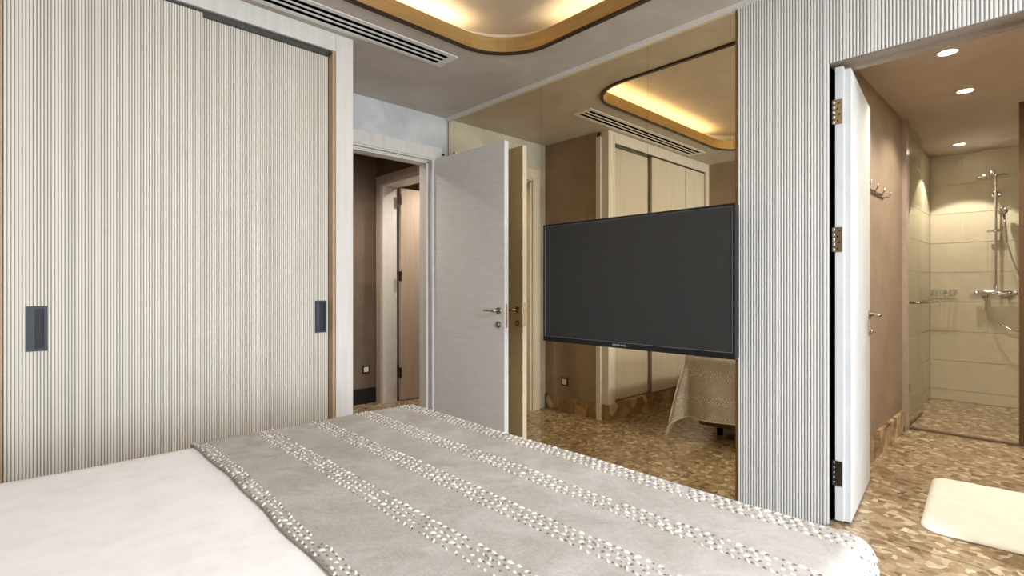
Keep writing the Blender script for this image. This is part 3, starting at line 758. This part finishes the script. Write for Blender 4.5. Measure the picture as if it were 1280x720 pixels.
def cloth(fn, s0, s1, t0, t1, ns, nt, th, edge=None):
    bm = bmesh.new(); G = []
    for i in range(ns+1):
        row = []
        for j in range(nt+1):
            t = t0+(t1-t0)*j/nt; a = s0 + (edge(t) if edge else 0); s = a+(s1-a)*i/ns
            row.append((s, t))
        G.append(row)
    top = [[bm.verts.new(fn(s, t)) for s, t in row] for row in G]
    e = 0.003
    bot = []
    for row in G:
        rr = []
        for s, t in row:
            p = fn(s, t); n = (fn(s+e, t)-fn(s-e, t)).cross(fn(s, t+e)-fn(s, t-e))
            n = n.normalized() if n.length > 1e-12 else Vector((0,0,1))
            q = p-n*th; rr.append(bm.verts.new((q.x, q.y, max(q.z, 0.008))))
        bot.append(rr)
    for i in range(ns):
        for j in range(nt):
            bm.faces.new((top[i][j], top[i+1][j], top[i+1][j+1], top[i][j+1])); bm.faces.new((bot[i][j], bot[i][j+1], bot[i+1][j+1], bot[i+1][j]))
    for i in range(ns):
        for j in (0, nt): bm.faces.new((top[i][j], top[i+1][j], bot[i+1][j], bot[i][j]))
    for j in range(nt):
        for i in (0, ns): bm.faces.new((top[i][j], top[i][j+1], bot[i][j+1], bot[i][j]))
    return bm
fd = lambda s, t: drape(s, t, BX1-0.022, BY0+0.022, BY1-0.022+0.012, ZT-0.012, 0.05, 0.0, 0, 0.0)
tag(obj('duvet', cloth(fd, -0.54, BX1+0.20, BY0-0.28, BY1+0.28, 80, 90, 0.015), M['duvet'], smooth=True), 'plain white duvet spread flat over the bed', 'duvet')
fr = lambda s, t: drape(s, t, BX1, BY0, BY1, ZT, 0.055, 0.035, 0.028, 0.24)
edge_s = lambda t: 0.006*math.sin(t*4.2+0.4)+0.0025*math.sin(t*19)
S0, S1, T0, T1 = 0.455, BX1+0.50, BY0-0.50, BY1+0.50
run = obj('bed_runner', cloth(fr, S0, S1, T0, T1, 110, 240, 0.007, edge_s), M['runner'], smooth=True)
tag(run, 'grey linen bed runner with rows of white tufts draped over the foot of the bed', 'bed runner')
# tufts in bands
def tufts(dark):
    bm = bmesh.new(); e = 0.004
    bands = [(S0+0.020, 3, 0.0155), (0.70, 4, 0.019), (0.905, 4, 0.019), (1.115, 4, 0.019), (1.335, 4, 0.019), (1.55, 4, 0.019), (1.76, 4, 0.019), (S1-0.02, 2, 0.018)]
    pit = 0.0245
    for (s0, nr, gap) in bands:
        for r in range(nr):
            off = (r-(nr-1)/2)*gap
            n = int((T1-T0)/pit)
            for k in range(n):
                t = T0+0.01+(k+0.5*(r % 2)+(0.5 if dark else 0))*pit+random.uniform(-0.0035, 0.0035)
                s = s0+off+random.uniform(-0.003, 0.003)+edge_s(t)*(1-sm((s0-S0)/0.25))
                if random.random() < (0.15 if dark else 0.10): continue
                p = fr(s, t); ds = fr(s+e, t)-fr(s-e, t); dt = fr(s, t+e)-fr(s, t-e)
                if ds.length < 1e-9 or dt.length < 1e-9: continue
                n_ = ds.cross(dt).normalized(); A = dt.normalized(); Bv = n_.cross(A)
                ang = (0.45 if r % 2 else -0.45)+random.uniform(-0.45, 0.45)
                A2 = A*math.cos(ang)+Bv*math.sin(ang); B2 = n_.cross(A2)
                la, lb, h = (0.0042, 0.0026, 0.0030) if dark else (0.0085, 0.0034, 0.0042)
                f = random.uniform(0.7, 1.35); la *= f; h *= f
                c0 = p-n_*0.0005
                vs_ = [bm.verts.new(c0+q) for q in (A2*la, A2*la*0.45+B2*lb, -A2*la*0.45+B2*lb, -A2*la, -A2*la*0.45-B2*lb, A2*la*0.45-B2*lb, n_*h+A2*la*0.35, n_*h-A2*la*0.35)]
                for q in ((0,1,6),(1,2,7,6),(2,3,7),(3,4,7),(4,5,6,7),(5,0,6)):
                    bm.faces.new([vs_[i] for i in q])
    return bm
o = obj('tufts', tufts(False), M['yarn'], run, smooth=True); o['kind'] = 'stuff'; o['label'] = 'white yarn tufts in rows'
o = obj('knots', tufts(True), M['yarnd'], run, smooth=True); o['kind'] = 'stuff'; o['label'] = 'small dark yarn knots between the tufts'
# pale piping along the foot hem and side edge of the corner fold
bm = bmesh.new(); tube(bm, [fr(S1, T0+(T1-T0)*k/160)+Vector((0.002,0,0)) for k in range(161)], 0.004, 6); obj('piping', bm, M['yarn'], run, smooth=True)
bm = bmesh.new(); ph = math.radians(32); tube(bm, [fr(BX1-0.02+q*math.cos(ph), BY1-0.02+q*math.sin(ph))+Vector((0.004,0.002,0)) for q in [0.03+0.55*k/30 for k in range(31)]], 0.006, 8); obj('piping', bm, M['yarn'], run, smooth=True)
